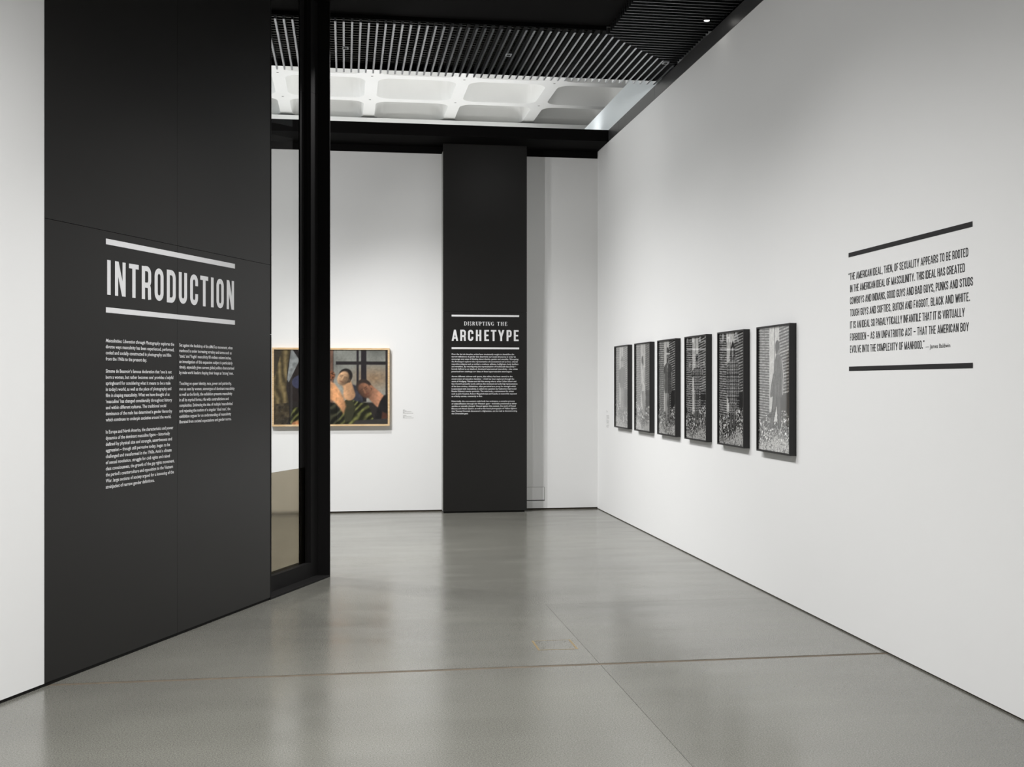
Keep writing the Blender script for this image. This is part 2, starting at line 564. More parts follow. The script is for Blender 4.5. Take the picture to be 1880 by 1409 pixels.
def serif_line(text, x0, x1, y, cap):
    wd = lambda c: .42 if c == ' ' else SW[c]
    nat = sum(wd(c) for c in text)
    gap = ((x1 - x0) / cap - nat) / (len(text) - 1)
    out, x = [], x0
    for c in text:
        if c != ' ':
            for pl in serif(c):
                out.append([(x + a * cap, y + b * cap) for a, b in pl])
        x += (wd(c) + gap) * cap
    return out


# ------------------------------------------------------------------ running text set in the built-in face, condensed to the measured widths
def text_shapes(bodies):
    """list of (body, shear) -> list of (verts2d, faces)"""
    obs = []
    for body, shear, bold in bodies:
        cu = bpy.data.curves.new('t', 'FONT')
        cu.body = body
        cu.size = 1.0
        cu.resolution_u = 2
        cu.fill_mode = 'FRONT'
        cu.offset = bold
        cu.shear = shear
        o = bpy.data.objects.new('t', cu)
        COL.objects.link(o)
        obs.append(o)
    dg = bpy.context.evaluated_depsgraph_get()
    dg.update()
    res = []
    for o in obs:
        me = bpy.data.meshes.new_from_object(o.evaluated_get(dg))
        co = np.zeros(len(me.vertices) * 3)
        me.vertices.foreach_get('co', co)
        res.append((co.reshape(-1, 3)[:, :2].copy(), [tuple(p.vertices) for p in me.polygons]))
        bpy.data.meshes.remove(me)
    for o in obs:
        cu = o.data
        bpy.data.objects.remove(o, do_unlink=True)
        bpy.data.curves.remove(cu)
    return res


CAPH = None


def set_text(name, lines, M, parent, m, cap, off=0.0012, bold=0.012):
    """lines: (text, x0, x1, y) ; a leading ~ marks the italic part up to the next ~ ; x1 None = natural width"""
    global CAPH
    if CAPH is None:
        v, _ = text_shapes([('H', 0, 0)])[0]
        CAPH = v[:, 1].max() - v[:, 1].min()
    jobs = []
    for tx, x0, x1, y in lines:
        if tx.startswith('~'):
            it, rest = tx[1:].split('~')
            jobs += [(it, 0.22, bold), (rest.strip(), 0, bold)]
        else:
            jobs.append((tx, 0, bold))
    shp = text_shapes(jobs)
    vs, fs, k = [], [], 0
    for tx, x0, x1, y in lines:
        v, f = shp[k]; k += 1
        v = v.copy(); v[:, 0] -= v[:, 0].min()
        if tx.startswith('~'):
            v2, f2 = shp[k]; k += 1
            v2 = v2.copy(); v2[:, 0] += v[:, 0].max() + 0.22 - v2[:, 0].min()
            f = f + [tuple(i + len(v) for i in q) for q in f2]
            v = np.vstack([v, v2])
        sy = cap / CAPH
        sx = (x1 - x0) / v[:, 0].max() if x1 is not None else sy * .72
        b = len(vs)
        vs += [tuple(M @ Vector((x0 + a * sx, y + c * sy, off))) for a, c in v]
        fs += [tuple(i + b for i in q) for q in f]
    me = bpy.data.meshes.new(name)
    me.from_pydata(vs, [], fs)
    me.update()
    return link(name, me, parent, m)


# ================================================================== THE SETTING
XW = 3.027          # right wall face
YW = 13.284         # far wall face
ZW = 4.325          # top of the white walls
ZT = 4.457          # top of the dark steel edge round the roof opening
ZC = 4.52           # black soffit
JY = 5.955          # floor joint

# floor: base and cast slabs
fl_ = box('floor', -9, 4.2, -4.5, 14.6, -0.14, -0.06, M_GAPB, kind='structure', category='floor',
          label='polished grey concrete floor with thin joints and fine pale specks')
MF1, MF2 = floor_mat('polished_concrete', 115), floor_mat('polished_concrete_darker', 110)


def slab(pts, m):
    bm = bmesh.new()
    lo = [bm.verts.new((x, y, -0.06)) for x, y in pts]
    hi = [bm.verts.new((x, y, 0)) for x, y in pts]
    bm.faces.new(hi)
    bm.faces.new(lo[::-1])
    n = len(pts)
    for i in range(n):
        bm.faces.new((lo[i], lo[(i + 1) % n], hi[(i + 1) % n], hi[i]))
    me = bpy.data.meshes.new('floor_slab')
    bm.to_mesh(me); bm.free()
    return link('floor_slab', me, fl_, m)


g = 0.001
slab([(-9, -4.5), (1.37 - g, -4.5), (1.37 - g, JY - .0185), (-9, JY - .0185)], MF1)
slab([(1.37 + g, -4.5), (4.2, -4.5), (4.2, JY - .0185), (1.37 + g, JY - .0185)], MF2)
slab([(-9, JY + .0185), (1.37 - g, JY + .0185), (1.37 - g, 7.612), (4.2, 7.612), (4.2, 14.6), (-9, 14.6)], MF1)
slab([(1.37 + g, JY + .0185), (4.2, JY + .0185), (4.2, 7.612 - 2 * g), (1.37 + g, 7.612 - 2 * g)], MF2)
M_JOINT = mat('joint_filler', lin(100, 91, 79), 0.7, 0.2, noise=0.35, nscale=14)
box('joint_filler', -9, 4.2, JY - .018, JY + .018, -0.06, -0.0016, M_JOINT, fl_)

# right wall with a thin shadow gap at its foot
box('wall_right', XW, XW + .25, -4.2, YW + .6, 0.009, ZW, M_WHITE, kind='structure', category='wall',
    label='long white wall on the right carrying the framed prints and the quotation')
box('baseboard_right', XW + .006, XW + .2, -4.2, YW + .3, 0.0, 0.0088, M_GAPB, kind='structure', category='baseboard',
    label='thin dark shadow gap along the foot of the right wall')
# far wall
wf = box('wall_far', -6.5, XW, YW, YW + .25, 0.02, ZW - .085, M_WHITE, kind='structure', category='wall',
         label='white end wall behind the dark pillar board')
box('baseboard_far', -6.5, XW, YW + .008, YW + .2, 0.0, 0.0198, M_GAPB, kind='structure', category='baseboard',
    label='thin dark gap along the foot of the end wall')
# back and side walls that close the gallery
box('wall_back', -9, XW + .25, -4.45, -4.2, 0, ZC, M_WHITE, kind='structure', category='wall', label='white wall behind the viewer')
box('wall_west', -6.75, -6.5, 2.5, 17.2, 0, 6.0, M_WHITE, kind='structure', category='wall', label='white wall of the bay behind the partition')

# left partition : local axes s (towards the far end), depth (into the wall), z
DX, DY = math.sin(math.radians(24.481)), math.cos(math.radians(24.481))
ML = Matrix(((DX, -DY, 0, -0.513), (DY, DX, 0, 8.065), (0, 0, 1, 0), (0, 0, 0, 1)))
WL = empty('wall_left', ML, kind='structure', category='wall', label='slanting partition on the left, white with a black boarded end')
box('white_face', -13.2, -2.362, 0, .25, 0.017, ZC, M_WHITE, WL)
box('partition_core', -2.362, -0.012, .022, .25, 0.017, ZC, M_GAP, WL)
BL = empty('baseboard_left', ML, kind='structure', category='baseboard', label='black recessed strip at the foot of the left partition')
box('foot_strip', -13.2, -0.9, .006, .24, 0.0, 0.0168, M_GAP, BL)
box('foot_strip', -0.896, -0.012, .008, .24, 0.0, 0.0168, M_GAP, BL)

# glazed slot in the end of the partition
W1 = empty('window_1', ML, kind='structure', category='window', label='tall black steel window slot at the end of the black boards')
for z0, z1 in ((0.0, 1.866), (1.8685, 3.790), (3.7925, ZC)):
    box('jamb_plate', 0.954, 0.966, 0, .25, z0 if z0 else .0, z1, M_STEEL, W1, bev=.001)          # far jamb, in three lengths
    box('frame_face', 0.828, 0.9538, .10, .14, z0 if z0 else .0152, z1, M_STEEL, W1)
    box('sash_stile', 0.752, 0.8235, .155, .166, z0 if z0 else .0152, z1, M_STEEL, W1)
    box('near_flange', -0.010, 0.004, -.001, .25, z0 if z0 else .0, z1, M_STEEL, W1, bev=.001)
box('jamb_core', 0.9555, 0.9645, .002, .248, 0.0, ZC, M_GAP, W1)
box('face_core', 0.829, 0.9530, .102, .138, 0.0152, ZC, M_GAP, W1)
box('sash_rebate', 0.8235, 0.828, .13, .20, .0152, ZC, M_GAP, W1)
box('sill_plate', 0.0042, 0.9538, 0, .25, 0, 0.015, M_STEEL, W1, bev=.001)
box('bottom_rail', 0.0042, 0.828, .10, .20, 0.0152, 0.126, M_STEEL, W1)
box('near_stile', 0.0042, 0.10, .155, .20, 0.1262, ZC, M_STEEL, W1)


def sheet(name, s0, s1, dep, z0, z1, m, parent):
    me = bpy.data.meshes.new(name)
    me.from_pydata([(s0, dep, z0), (s1, dep, z0), (s1, dep, z1), (s0, dep, z1)], [], [(0, 1, 2, 3)])
    return link(name, me, parent, m)


sheet('glass_pane', 0.10, 0.752, .1605, 0.1262, ZC, M_PANE, W1)
box('frosted_sheet', 0.0042, 0.8232, .146, .150, 0.1262, 0.868, M_FROST, W1, label='brownish frosted lower sheet')

# ceiling : black soffit, slats, coffered slab
CE = box('ceiling', -9, XW + .25, -4.5, 9.19, ZC, ZC + .12, M_BLACK, kind='structure', category='ceiling',
         label='black soffit with hanging slats and a white coffered slab in the roof opening')
box('soffit_plate', -9, XW + .25, 9.191, 10.639, ZC + .24, ZC + .30, M_BLACK, CE)
box('edge_board', -9, 2.17, 9.192, 9.205, ZT + .03, ZC + .2, M_BLACK, CE)
box('edge_board', -6.5, XW + .2, 10.640, 10.652, ZT + .022, 6.0, M_BLACK, CE)
# slats running away from the viewer
PIT = 0.0684
SW_, SH_ = 0.0165, 0.058
slat_me = {}


def slat(x, y0, y1):
    key = round(y1 - y0, 4)
    if key not in slat_me:
        me = box_me('slat', (-SW_ / 2, SW_ / 2, 0, y1 - y0, 0, SH_))
        me.materials.append(M_SLAT)
        slat_me[key] = me
    o = link('slat', slat_me[key], CE)
    o.location = (x, y0, ZT)


cross_me = {}


def cross(x0, x1, y, z, wd, ht, m, nm):
    key = (round(x1 - x0, 4), wd, ht, nm)
    if key not in cross_me:
        me = box_me(nm, (0, x1 - x0, -wd / 2, wd / 2, 0, ht))
        me.materials.append(m)
        cross_me[key] = me
    o = link(nm, cross_me[key], CE)
    o.location = (x0, y, z)


XM, YM = 2.18, 9.205           # the corner where the two directions of slats meet
XE = XW - .012
i0 = int((-2.9 - XM) / PIT)
n_end = int((XE - XM) / PIT)
for i in range(i0, n_end + 1):
    x = XM + i * PIT
    y0 = YM if i <= 0 else YM + i * PIT
    slat(x, y0, 10.70)
# slats running across, right hand side
for j in range(-30, n_end + 1):
    y = YM + j * PIT
    x0 = XM + .012 if j <= 0 else XM + j * PIT + .012
    cross(x0, XE, y, ZT, 0.0085, SH_, M_SLATX, 'slat')
# second layer above
for j in range(0, 21):
    y = YM + .03 + j * PIT
    cross(-2.95, XE, y, ZT + SH_ + .012, 0.009, 0.05, M_SLAT2, 'cross_slat')

# waffle slab
NX, NY, PX, PY, ZS = 0.353, 14.757, 1.210, 1.222, 5.53


def coffers():
    bm = bmesh.new()

    def rrect(hx, hy, r, n=5):
        pts = []
        for cx, cy, a in ((hx - r, hy - r, 0), (-hx + r, hy - r, 90), (-hx + r, -hy + r, 180), (hx - r, -hy + r, 270)):
            for k in range(n + 1):
                t = math.radians(a + 90 * k / n)
                pts.append((cx + r * math.cos(t), cy + r * math.sin(t)))
        return pts
    for ix in range(-5, 4):
        for iy in range(-3, 2):
            cx, cy = NX + (ix + .5) * PX, NY + (iy + .5) * PY
            hx, hy = PX / 2, PY / 2
            loops = []
            op = rrect(hx - .083, hy - .083, .18)
            sq = []
            for (a, b) in op:
                k = max(abs(a) / hx, abs(b) / hy)
                sq.append((a / k, b / k))
            # snap corners of the cell
            for q in range(4):
                m_ = q * 6 + 2
                sq[m_] = (hx * (1 if q in (0, 3) else -1), hy * (1 if q in (0, 1) else -1))
            loops.append([(a, b, ZS) for a, b in sq])
            loops.append([(a, b, ZS) for a, b in op])
            for ins, dz, r in ((.091, .015, .18), (.135, .26, .175), (.155, .35, .165), (.2, .41, .15), (.26, .43, .12)):
                loops.append([(a, b, ZS + dz) for a, b in rrect(hx - ins, hy - ins, r)])
            prev = None
            for L in loops:
                vs = [bm.verts.new((cx + a, cy + b, c)) for a, b, c in L]
                if prev:
                    n = len(vs)
                    for k in range(n):
                        bm.faces.new((prev[k], vs[k], vs[(k + 1) % n], prev[(k + 1) % n]))
                prev = vs
            bm.faces.new(prev)
    bmesh.ops.remove_doubles(bm, verts=bm.verts, dist=.0005)
    bmesh.ops.recalc_face_normals(bm, faces=bm.faces)
    me = bpy.data.meshes.new('coffered_slab')
    bm.to_mesh(me); bm.free()
    for p in me.polygons:
        p.use_smooth = True
    me.set_sharp_from_angle(angle=math.radians(35))
    return me


link('coffered_slab', coffers(), CE, M_SLAB, label='white cast concrete waffle slab')
box('slab_back', -7.0, 5.3, 10.5, 17.3, ZS + .44, ZS + .55, M_SLAB, CE)
plug = bpy.data.meshes.new('fixing_plug')
bmp = bmesh.new()
bmesh.ops.create_circle(bmp, cap_ends=True, segments=12, radius=.017)
bmp.to_mesh(plug); bmp.free()
plug.materials.append(M_HOLE)
for ix in range(-2, 3):
    for iy in (0, 1):
        o = link('fixing_plug', plug, CE)
        o.location = (NX + ix * PX, NY + iy * PY, ZS - .001)
        o.rotation_euler = (math.pi, 0, 0)
# black beam across the far end of the opening, and its underside back to the end wall
T1 = empty('trim_1', kind='structure', category='beam', label='black beam across the top of the end wall')
box('beam_face', -6.5, XW - .0005, 12.70, 12.73, ZW, ZT, M_BLACK, T1)
box('beam_soffit', -6.5, XW - .0005, 12.73, 16.95, ZW, ZT - .01, M_BLACK, T1)
box('wall_strip', -6.5, XW - .012, YW - .02, YW + .2, ZW - .085, ZW, M_BLACK, T1)
# dark steel edge along the top of the right wall, in plates
T2 = empty('trim_2', kind='structure', category='trim', label='dark steel band along the top of the right wall')
for y0, y1 in ((-4.2, 7.6), (7.6035, 10.740), (10.7435, 12.200), (12.2035, 12.699)):
    box('trim_plate', XW - .004, XW + .2, y0, y1, ZW, ZT, M_TRIM, T2, bev=.001)
box('wall_skylight', XW, XW + .12, 10.5, 16.88, ZT, 4.768, M_SKY, kind='structure', category='wall',
    label='pale daylit upstand beside the white coffers')
box('trim_3', -6.5, 5.2, 16.885, 16.97, ZT - .009, 5.485, M_SLAB, kind='structure', category='trim',
    label='thin bright ledge under the far end of the coffers')

# pillar on the end wall
YP = 13.081
box('trim_4', 1.136, 2.122, YP + .018, YW - .0005, 0.02, ZW - .0865, M_GREY, kind='structure', category='pillar',
    label='grey sided pillar behind the narrow black text board')
box('trim_5', 1.15, 2.10, YP + .03, YW - .0005, 0.0, 0.0198, M_GAP, kind='structure', category='plinth',
    label='recessed black foot under the pillar')

# ================================================================== THINGS
# ---- introduction board
MTL = Matrix(((1, 0, 0, 0), (0, 0, -1, 0), (0, 1, 0, 0), (0, 0, 0, 1)))       # (a,b,n) -> (s, -n, z) in wall axes
P1 = empty('text_board', ML, category='board', label='tall wide black wall board headed INTRODUCTION with two columns of white text')
gp = .0016
for s0, s1, z0, z1 in ((-2.360, -1.173 - gp / 2, 0.0175, 2.355), (-1.173 + gp / 2, -.013, 0.0175, 2.355), (-2.360, -1.173 - gp / 2, 2.357, ZC - .001), (-1.173 + gp / 2, -.013, 2.357, ZC - .001)):
    box('board', s0, s1, 0, .0215, z0, z1, M_BOARD, P1, bev=.0008)
link('rule_bar', poly_me('rule_bar', rect(-1.867, 2.283, -.499, 2.314), MTL, .001), P1, M_VINW)
link('rule_bar', poly_me('rule_bar', rect(-1.867, 1.911, -.499, 1.940), MTL, .001), P1, M_VINW)
link('heading', poly_me('heading', cap_fixed('INTRODUCTION', [(-1.856, -1.825), (-1.787, -1.690), (-1.659, -1.567), (-1.538, -1.445), (-1.412, -1.321), (-1.287, -1.193), (-1.160, -1.070), (-1.036, -.947), (-.921, -.829), (-.796, -.764), (-.730, -.640), (-.604, -.511)], 2.009, .190), MTL, .001), P1, M_VINW, label='white heading INTRODUCTION')
PL = .03329
c1t = ["~Masculinities: Liberation through Photography~ explores the", "diverse ways masculinity has been experienced, performed,", "coded and socially constructed in photography and film", "from the 1960s to the present day.", "",
       "Simone de Beauvoir’s famous declaration that ‘one is not", "born a woman, but rather becomes one’ provides a helpful", "springboard for considering what it means to be a male", "in today’s world, as well as the place of photography and", "film in shaping masculinity. What we have thought of as", "‘masculine’ has changed considerably throughout history", "and within different cultures. The traditional social", "dominance of the male has determined a gender hierarchy", "which continues to underpin societies around the world.", "",
       "In Europe and North America, the characteristics and power", "dynamics of the dominant masculine figure – historically", "defined by physical size and strength, assertiveness and", "aggression – though still pervasive today, began to be", "challenged and transformed in the 1960s. Amid a climate", "of sexual revolution, struggle for civil rights and raised", "class consciousness, the growth of the gay rights movement,", "the period’s counterculture and opposition to the Vietnam", "War, large sections of society argued for a loosening of the", "straitjacket of narrow gender definitions."]
c1e = [-1.21, -1.21, -1.242, -1.489, 0, -1.237, -1.219, -1.249, -1.241, -1.258, -1.233, -1.294, -1.233, -1.242, 0, -1.22, -1.255, -1.233, -1.254, -1.237, -1.255, -1.208, -1.223, -1.213, -1.413]
c2t = ["Set against the backdrop of the #MeToo movement, when", "manhood is under increasing scrutiny and terms such as", "‘toxic’ and ‘fragile’ masculinity fill endless column inches,", "an investigation of this expansive subject is particularly", "timely, especially given current global politics characterised", "by male world leaders shaping their image as ‘strong’ men.", "",
       "Touching on queer identity, race, power and patriarchy,", "men as seen by women, stereotypes of dominant masculinity", "as well as the family, the exhibition presents masculinity", "in all its myriad forms, rife with contradictions and", "complexities. Embracing the idea of multiple ‘masculinities’", "and rejecting the notion of a singular ‘ideal man’, the", "exhibition argues for an understanding of masculinity", "liberated from societal expectations and gender norms."]
c2e = [-.529, -.541, -.545, -.529, -.51, -.519, 0, -.543, -.503, -.534, -.578, -.524, -.557, -.549, -.543]


def paragraphs(texts, ends, x0, y0, pitch, M, parent, m, cap, bold):
    cur = []
    for i, (t, e) in enumerate(list(zip(texts, ends)) + [("", 0)]):
        if t:
            cur.append((t, x0, e, y0 - i * pitch))
        elif cur:
            set_text('paragraph', cur, M, parent, m, cap, .001, bold)
            cur = []


paragraphs(c1t, c1e, -1.868, 1.750, PL, MTL, P1, M_VINW, .0185, .017)
paragraphs(c2t, c2e, -1.154, 1.748, PL, MTL, P1, M_VINW, .0185, .017)

# ---- archetype board on the pillar (owner at the pillar's foot)
OX = 1.63
MP = Matrix.Translation((OX, YP, 0.0))
P2 = empty('text_board', MP, category='board', label='tall narrow black pillar board headed DISRUPTING THE ARCHETYPE')
x = lambda v: v - OX
MTP = Matrix(((1, 0, 0, 0), (0, 0, -1, 0), (0, 1, 0, 0), (0, 0, 0, 1)))
box('board', x(1.136), x(2.127), 0, .0175, 0.02, 2.3595, M_BOARD, P2, bev=.0008)
box('board', x(1.136), x(2.127), 0, .0175, 2.361, ZW - .0005, M_BOARD, P2, bev=.0008)
box('foot_strip', x(1.16), x(2.10), .012, .029, 0.0, .0198, M_GAP, P2)
link('rule_bar', poly_me('rule_bar', rect(x(1.235), 2.301, x(2.034), 2.323), MTP, .001), P2, M_VINW)
link('rule_bar', poly_me('rule_bar', rect(x(1.235), 1.920, x(2.034), 1.941), MTP, .001), P2, M_VINW)
link('heading', poly_me('heading', cap_fixed('ARCHETYPE', [(x(a), x(b)) for a, b in ((1.237, 1.312), (1.337, 1.403), (1.428, 1.491), (1.521, 1.585), (1.620, 1.676), (1.698, 1.763), (1.783, 1.858), (1.884, 1.945), (1.971, 2.028))], 2.017, .130, .175), MTP, .001), P2, M_VINW, label='white heading ARCHETYPE')
link('heading', poly_me('heading', serif_line('DISRUPTING', x(1.382), x(1.735), 2.198, .045), MTP, .001), P2, M_VINW, label='small white serif heading DISRUPTING')
link('heading', poly_me('heading', serif_line('THE', x(1.773), x(1.892), 2.198, .045), MTP, .001), P2, M_VINW, label='small white serif heading THE')
p2t = ["Over the last six decades, artists have consistently sought to destabilise the", "narrow definitions of gender that determine our social structures in order to", "encourage new ways of thinking about identity, gender and sexuality. ‘Disrupting", "the Archetype’ explores the representation of conventional and at times clichéd", "masculine subjects such as soldiers, cowboys, athletes, bullfighters, body builders", "and wrestlers. By reconfiguring the representation of traditional masculinity –", "loosely defined as an idealised, dominant heterosexual masculinity – the artists", "presented here challenge our ideas of these hypermasculine stereotypes.", "",
       "Across different cultures and spaces, the military has been central to the", "construction of masculine identities – which has been explored through the", "work of Wolfgang Tillmans and Adi Nes among others, while Collier Schorr and", "Sam Contis’s powerful works address the dominant and enduring representation", "of the lone cowboy. Athleticism, often perceived as a proxy for strength which", "is associated with masculinity, is called into question by Catherine Opie’s and", "Rineke Dijkstra’s tender portraits. The male body, a cornerstone for artists", "such as John Coplans, Robert Mapplethorpe and Cassils, is meanwhile exposed", "as a fleshy canvas, constantly in flux.", "",
       "Historically, the non-western male body has undergone a complex process", "of subjectification through the Western gaze – invariably presented as either", "warlike or sexually charged. Viewed against this context, the work of Fouad", "Elkoury and Akram Zaatari, as well as the found photographs of Taliban fighters", "that Thomas Dworzak discovered in Afghanistan, can be read as deconstructing", "the Orientalist gaze."]
p2e = [1.975, 1.993, 2.025, 2.016, 2.025, 1.998, 2.016, 1.951, 0, 1.955, 1.975, 2.0, 2.014, 1.995, 2.0, 1.97, 2.004, 1.598, 0, 1.982, 2.006, 1.993, 2.006, 2.009, 1.431]
paragraphs(p2t, [x(e) if e else 0 for e in p2e], x(1.235), 1.853, .029, MTP, P2, M_VINW, .0165, .013)

# ---- quotation in black vinyl on the right wall ; local axes a = towards the viewer's right (-Y), b = up
MQ = Matrix(((0, 0, -1, XW), (-1, 0, 0, 6.439), (0, 1, 0, 0), (0, 0, 0, 1)))
QT = empty('wall_quotation', Matrix.Translation((XW, 5.757, 1.6)), category='lettering', label='black lettered quotation between two thick bars on the right white wall')
MQ = Matrix.Translation((-XW, -5.757, -1.6)) @ MQ
yy = lambda v: 6.439 - v
link('rule_bar', poly_me('rule_bar', rect(0, 2.289, yy(5.078), 2.316), MQ, .001), QT, M_VINB)
link('rule_bar', poly_me('rule_bar', rect(yy(6.433), 1.599, yy(5.075), 1.626), MQ, .001), QT, M_VINB)
ql = [("<THE AMERICAN IDEAL, THEN, OF SEXUALITY APPEARS TO BE ROOTED", 6.439, 5.117), ("IN THE AMERICAN IDEAL OF MASCULINITY. THIS IDEAL HAS CREATED", 6.419, 5.147), ("COWBOYS AND INDIANS, GOOD GUYS AND BAD GUYS, PUNKS AND STUDS", 6.419, 5.075), ("TOUGH GUYS AND SOFTIES, BUTCH AND FAGGOT, BLACK AND WHITE.", 6.419, 5.102), ("IT IS AN IDEAL SO PARALYTICALLY INFANTILE THAT IT IS VIRTUALLY", 6.419, 5.149), ("FORBIDDEN - AS AN UNPATRIOTIC ACT - THAT THE AMERICAN BOY", 6.419, 5.112), ("EVOLVE INTO THE COMPLEXITY OF MANHOOD.>", 6.419, 5.537)]
for i, (t, a, b) in enumerate(ql):
    ln = link('quotation_line', None, QT)
    for pls in cap_line(t, yy(a), yy(b), 2.149 - i * .0733, .0433, True):
        link('word', poly_me('word', pls, MQ, .001), ln, M_VINB)
set_text('attribution', [("— James Baldwin", yy(5.525), yy(5.282), 1.708)], MQ, QT, M_VINB, .021, .001, .004)


# ================================================================== prints, drawn as colours on fine grids
def srgb2lin(a):
    a = np.clip(a, 0, 1)
    return np.where(a <= .04045, a / 12.92, ((a + .055) / 1.055) ** 2.4)


def vnoise(nx, ny, fx, fy, seed):
    r = np.random.default_rng(seed)
    gx, gy = int(fx) + 2, int(fy) + 2
    G = r.random((gy, gx))
    u = np.linspace(0, fx, nx); v = np.linspace(0, fy, ny)
    iu = u.astype(int); iv = v.astype(int)
    fu = u - iu; fv = v - iv
    fu = fu * fu * (3 - 2 * fu); fv = fv * fv * (3 - 2 * fv)
    a = G[np.ix_(iv, iu)]; b = G[np.ix_(iv, iu + 1)]; c = G[np.ix_(iv + 1, iu)]; d = G[np.ix_(iv + 1, iu + 1)]
    return (a * (1 - fu) + b * fu) * (1 - fv)[:, None] + (c * (1 - fu) + d * fu) * fv[:, None]


class Canvas:
    """u to the right 0..A, v up 0..1"""

    def __init__(s, nx, ny, asp):
        s.nx, s.ny = nx, ny
        s.u, s.v = np.meshgrid(np.linspace(0, asp, nx), np.linspace(0, 1, ny))
        s.c = np.zeros((ny, nx, 3))
        s.px = 1.0 / ny

    def noise(s, fx, fy, seed):
        return vnoise(s.nx, s.ny, fx, fy, seed)

    def put(s, mask, col):
        col = np.asarray(col, float)
        if col.ndim == 2:
            col = col[..., None] * np.ones(3)
        s.c = s.c * (1 - mask[..., None]) + col * mask[..., None]

    def soft(s, d, k=1.0):
        return np.clip(.5 - d / (s.px * k), 0, 1)

    def ell(s, cx, cy, rx, ry, rot=0, k=1.0):
        a = math.radians(rot)
        x = (s.u - cx) * math.cos(a) + (s.v - cy) * math.sin(a)
        y = -(s.u - cx) * math.sin(a) + (s.v - cy) * math.cos(a)
        return s.soft((np.sqrt((x / rx) ** 2 + (y / ry) ** 2) - 1) * min(rx, ry), k)

    def limb2(s, pts, k=1.0):
        """as limb, with the relative distance from the middle line for rounding the tone"""
        d = np.full(s.u.shape, 9.0); tt = np.full(s.u.shape, 9.0)
        for (x0, y0, r0), (x1, y1, r1) in zip(pts, pts[1:]):
            dx, dy = x1 - x0, y1 - y0
            t = np.clip(((s.u - x0) * dx + (s.v - y0) * dy) / (dx * dx + dy * dy + 1e-12), 0, 1)
            r = r0 + (r1 - r0) * t
            h = np.hypot(s.u - x0 - t * dx, s.v - y0 - t * dy)
            d = np.minimum(d, h - r); tt = np.minimum(tt, h / r)
        return s.soft(d, k), np.clip(tt, 0, 1)

    def poly(s, pts, k=1.0):
        ins = np.zeros(s.u.shape, bool)
        dist = np.full(s.u.shape, 9.0)
        n = len(pts)
        for i in range(n):
            x0, y0 = pts[i]; x1, y1 = pts[(i + 1) % n]
            c = ((y0 > s.v) != (y1 > s.v))
            with np.errstate(divide='ignore', invalid='ignore'):
                xi = (x1 - x0) * (s.v - y0) / (y1 - y0 + 1e-12) + x0
            ins ^= c & (s.u < xi)
            dx, dy = x1 - x0, y1 - y0
            t = np.clip(((s.u - x0) * dx + (s.v - y0) * dy) / (dx * dx + dy * dy + 1e-12), 0, 1)
            dist = np.minimum(dist, np.hypot(s.u - x0 - t * dx, s.v - y0 - t * dy))
        return s.soft(np.where(ins, -dist, dist), k)

    def limb(s, pts, k=1.0):
        """tapered capsule chain: (x,y,r)"""
        d = np.full(s.u.shape, 9.0)
        for (x0, y0, r0), (x1, y1, r1) in zip(pts, pts[1:]):
            dx, dy = x1 - x0, y1 - y0
            t = np.clip(((s.u - x0) * dx + (s.v - y0) * dy) / (dx * dx + dy * dy + 1e-12), 0, 1)
            d = np.minimum(d, np.hypot(s.u - x0 - t * dx, s.v - y0 - t * dy) - (r0 + (r1 - r0) * t))
        return s.soft(d, k)


def print_me(name, cv, W, H):
    nx, ny = cv.nx, cv.ny
    xs = np.linspace(-W / 2, W / 2, nx); zs = np.linspace(0, H, ny)
    X, Z = np.meshgrid(xs, zs)
    co = np.stack([X, np.zeros_like(X), Z], -1).reshape(-1, 3)
    idx = np.arange(nx * ny).reshape(ny, nx)
    q = np.stack([idx[:-1, :-1], idx[:-1, 1:], idx[1:, 1:], idx[1:, :-1]], -1).reshape(-1, 4)
    me = bpy.data.meshes.new(name)
    me.from_pydata(co.tolist(), [], q.tolist())
    ca = me.color_attributes.new('print', 'FLOAT_COLOR', 'POINT')
    buf = np.ones((nx * ny, 4), np.float32)
    buf[:, :3] = srgb2lin(cv.c).reshape(-1, 3)
    ca.data.foreach_set('color', buf.ravel())
    me.update()
    return me


M_PRINT = bpy.data.materials.new('photographic_print')
M_PRINT.use_nodes = True
_nt = M_PRINT.node_tree
_at = _nt.nodes.new('ShaderNodeAttribute'); _at.attribute_name = 'print'
_nt.links.new(_at.outputs['Color'], _nt.nodes['Principled BSDF'].inputs['Base Color'])
_nt.nodes['Principled BSDF'].inputs['Roughness'].default_value = .6
_nt.nodes['Principled BSDF'].inputs['Specular IOR Level'].default_value = .2


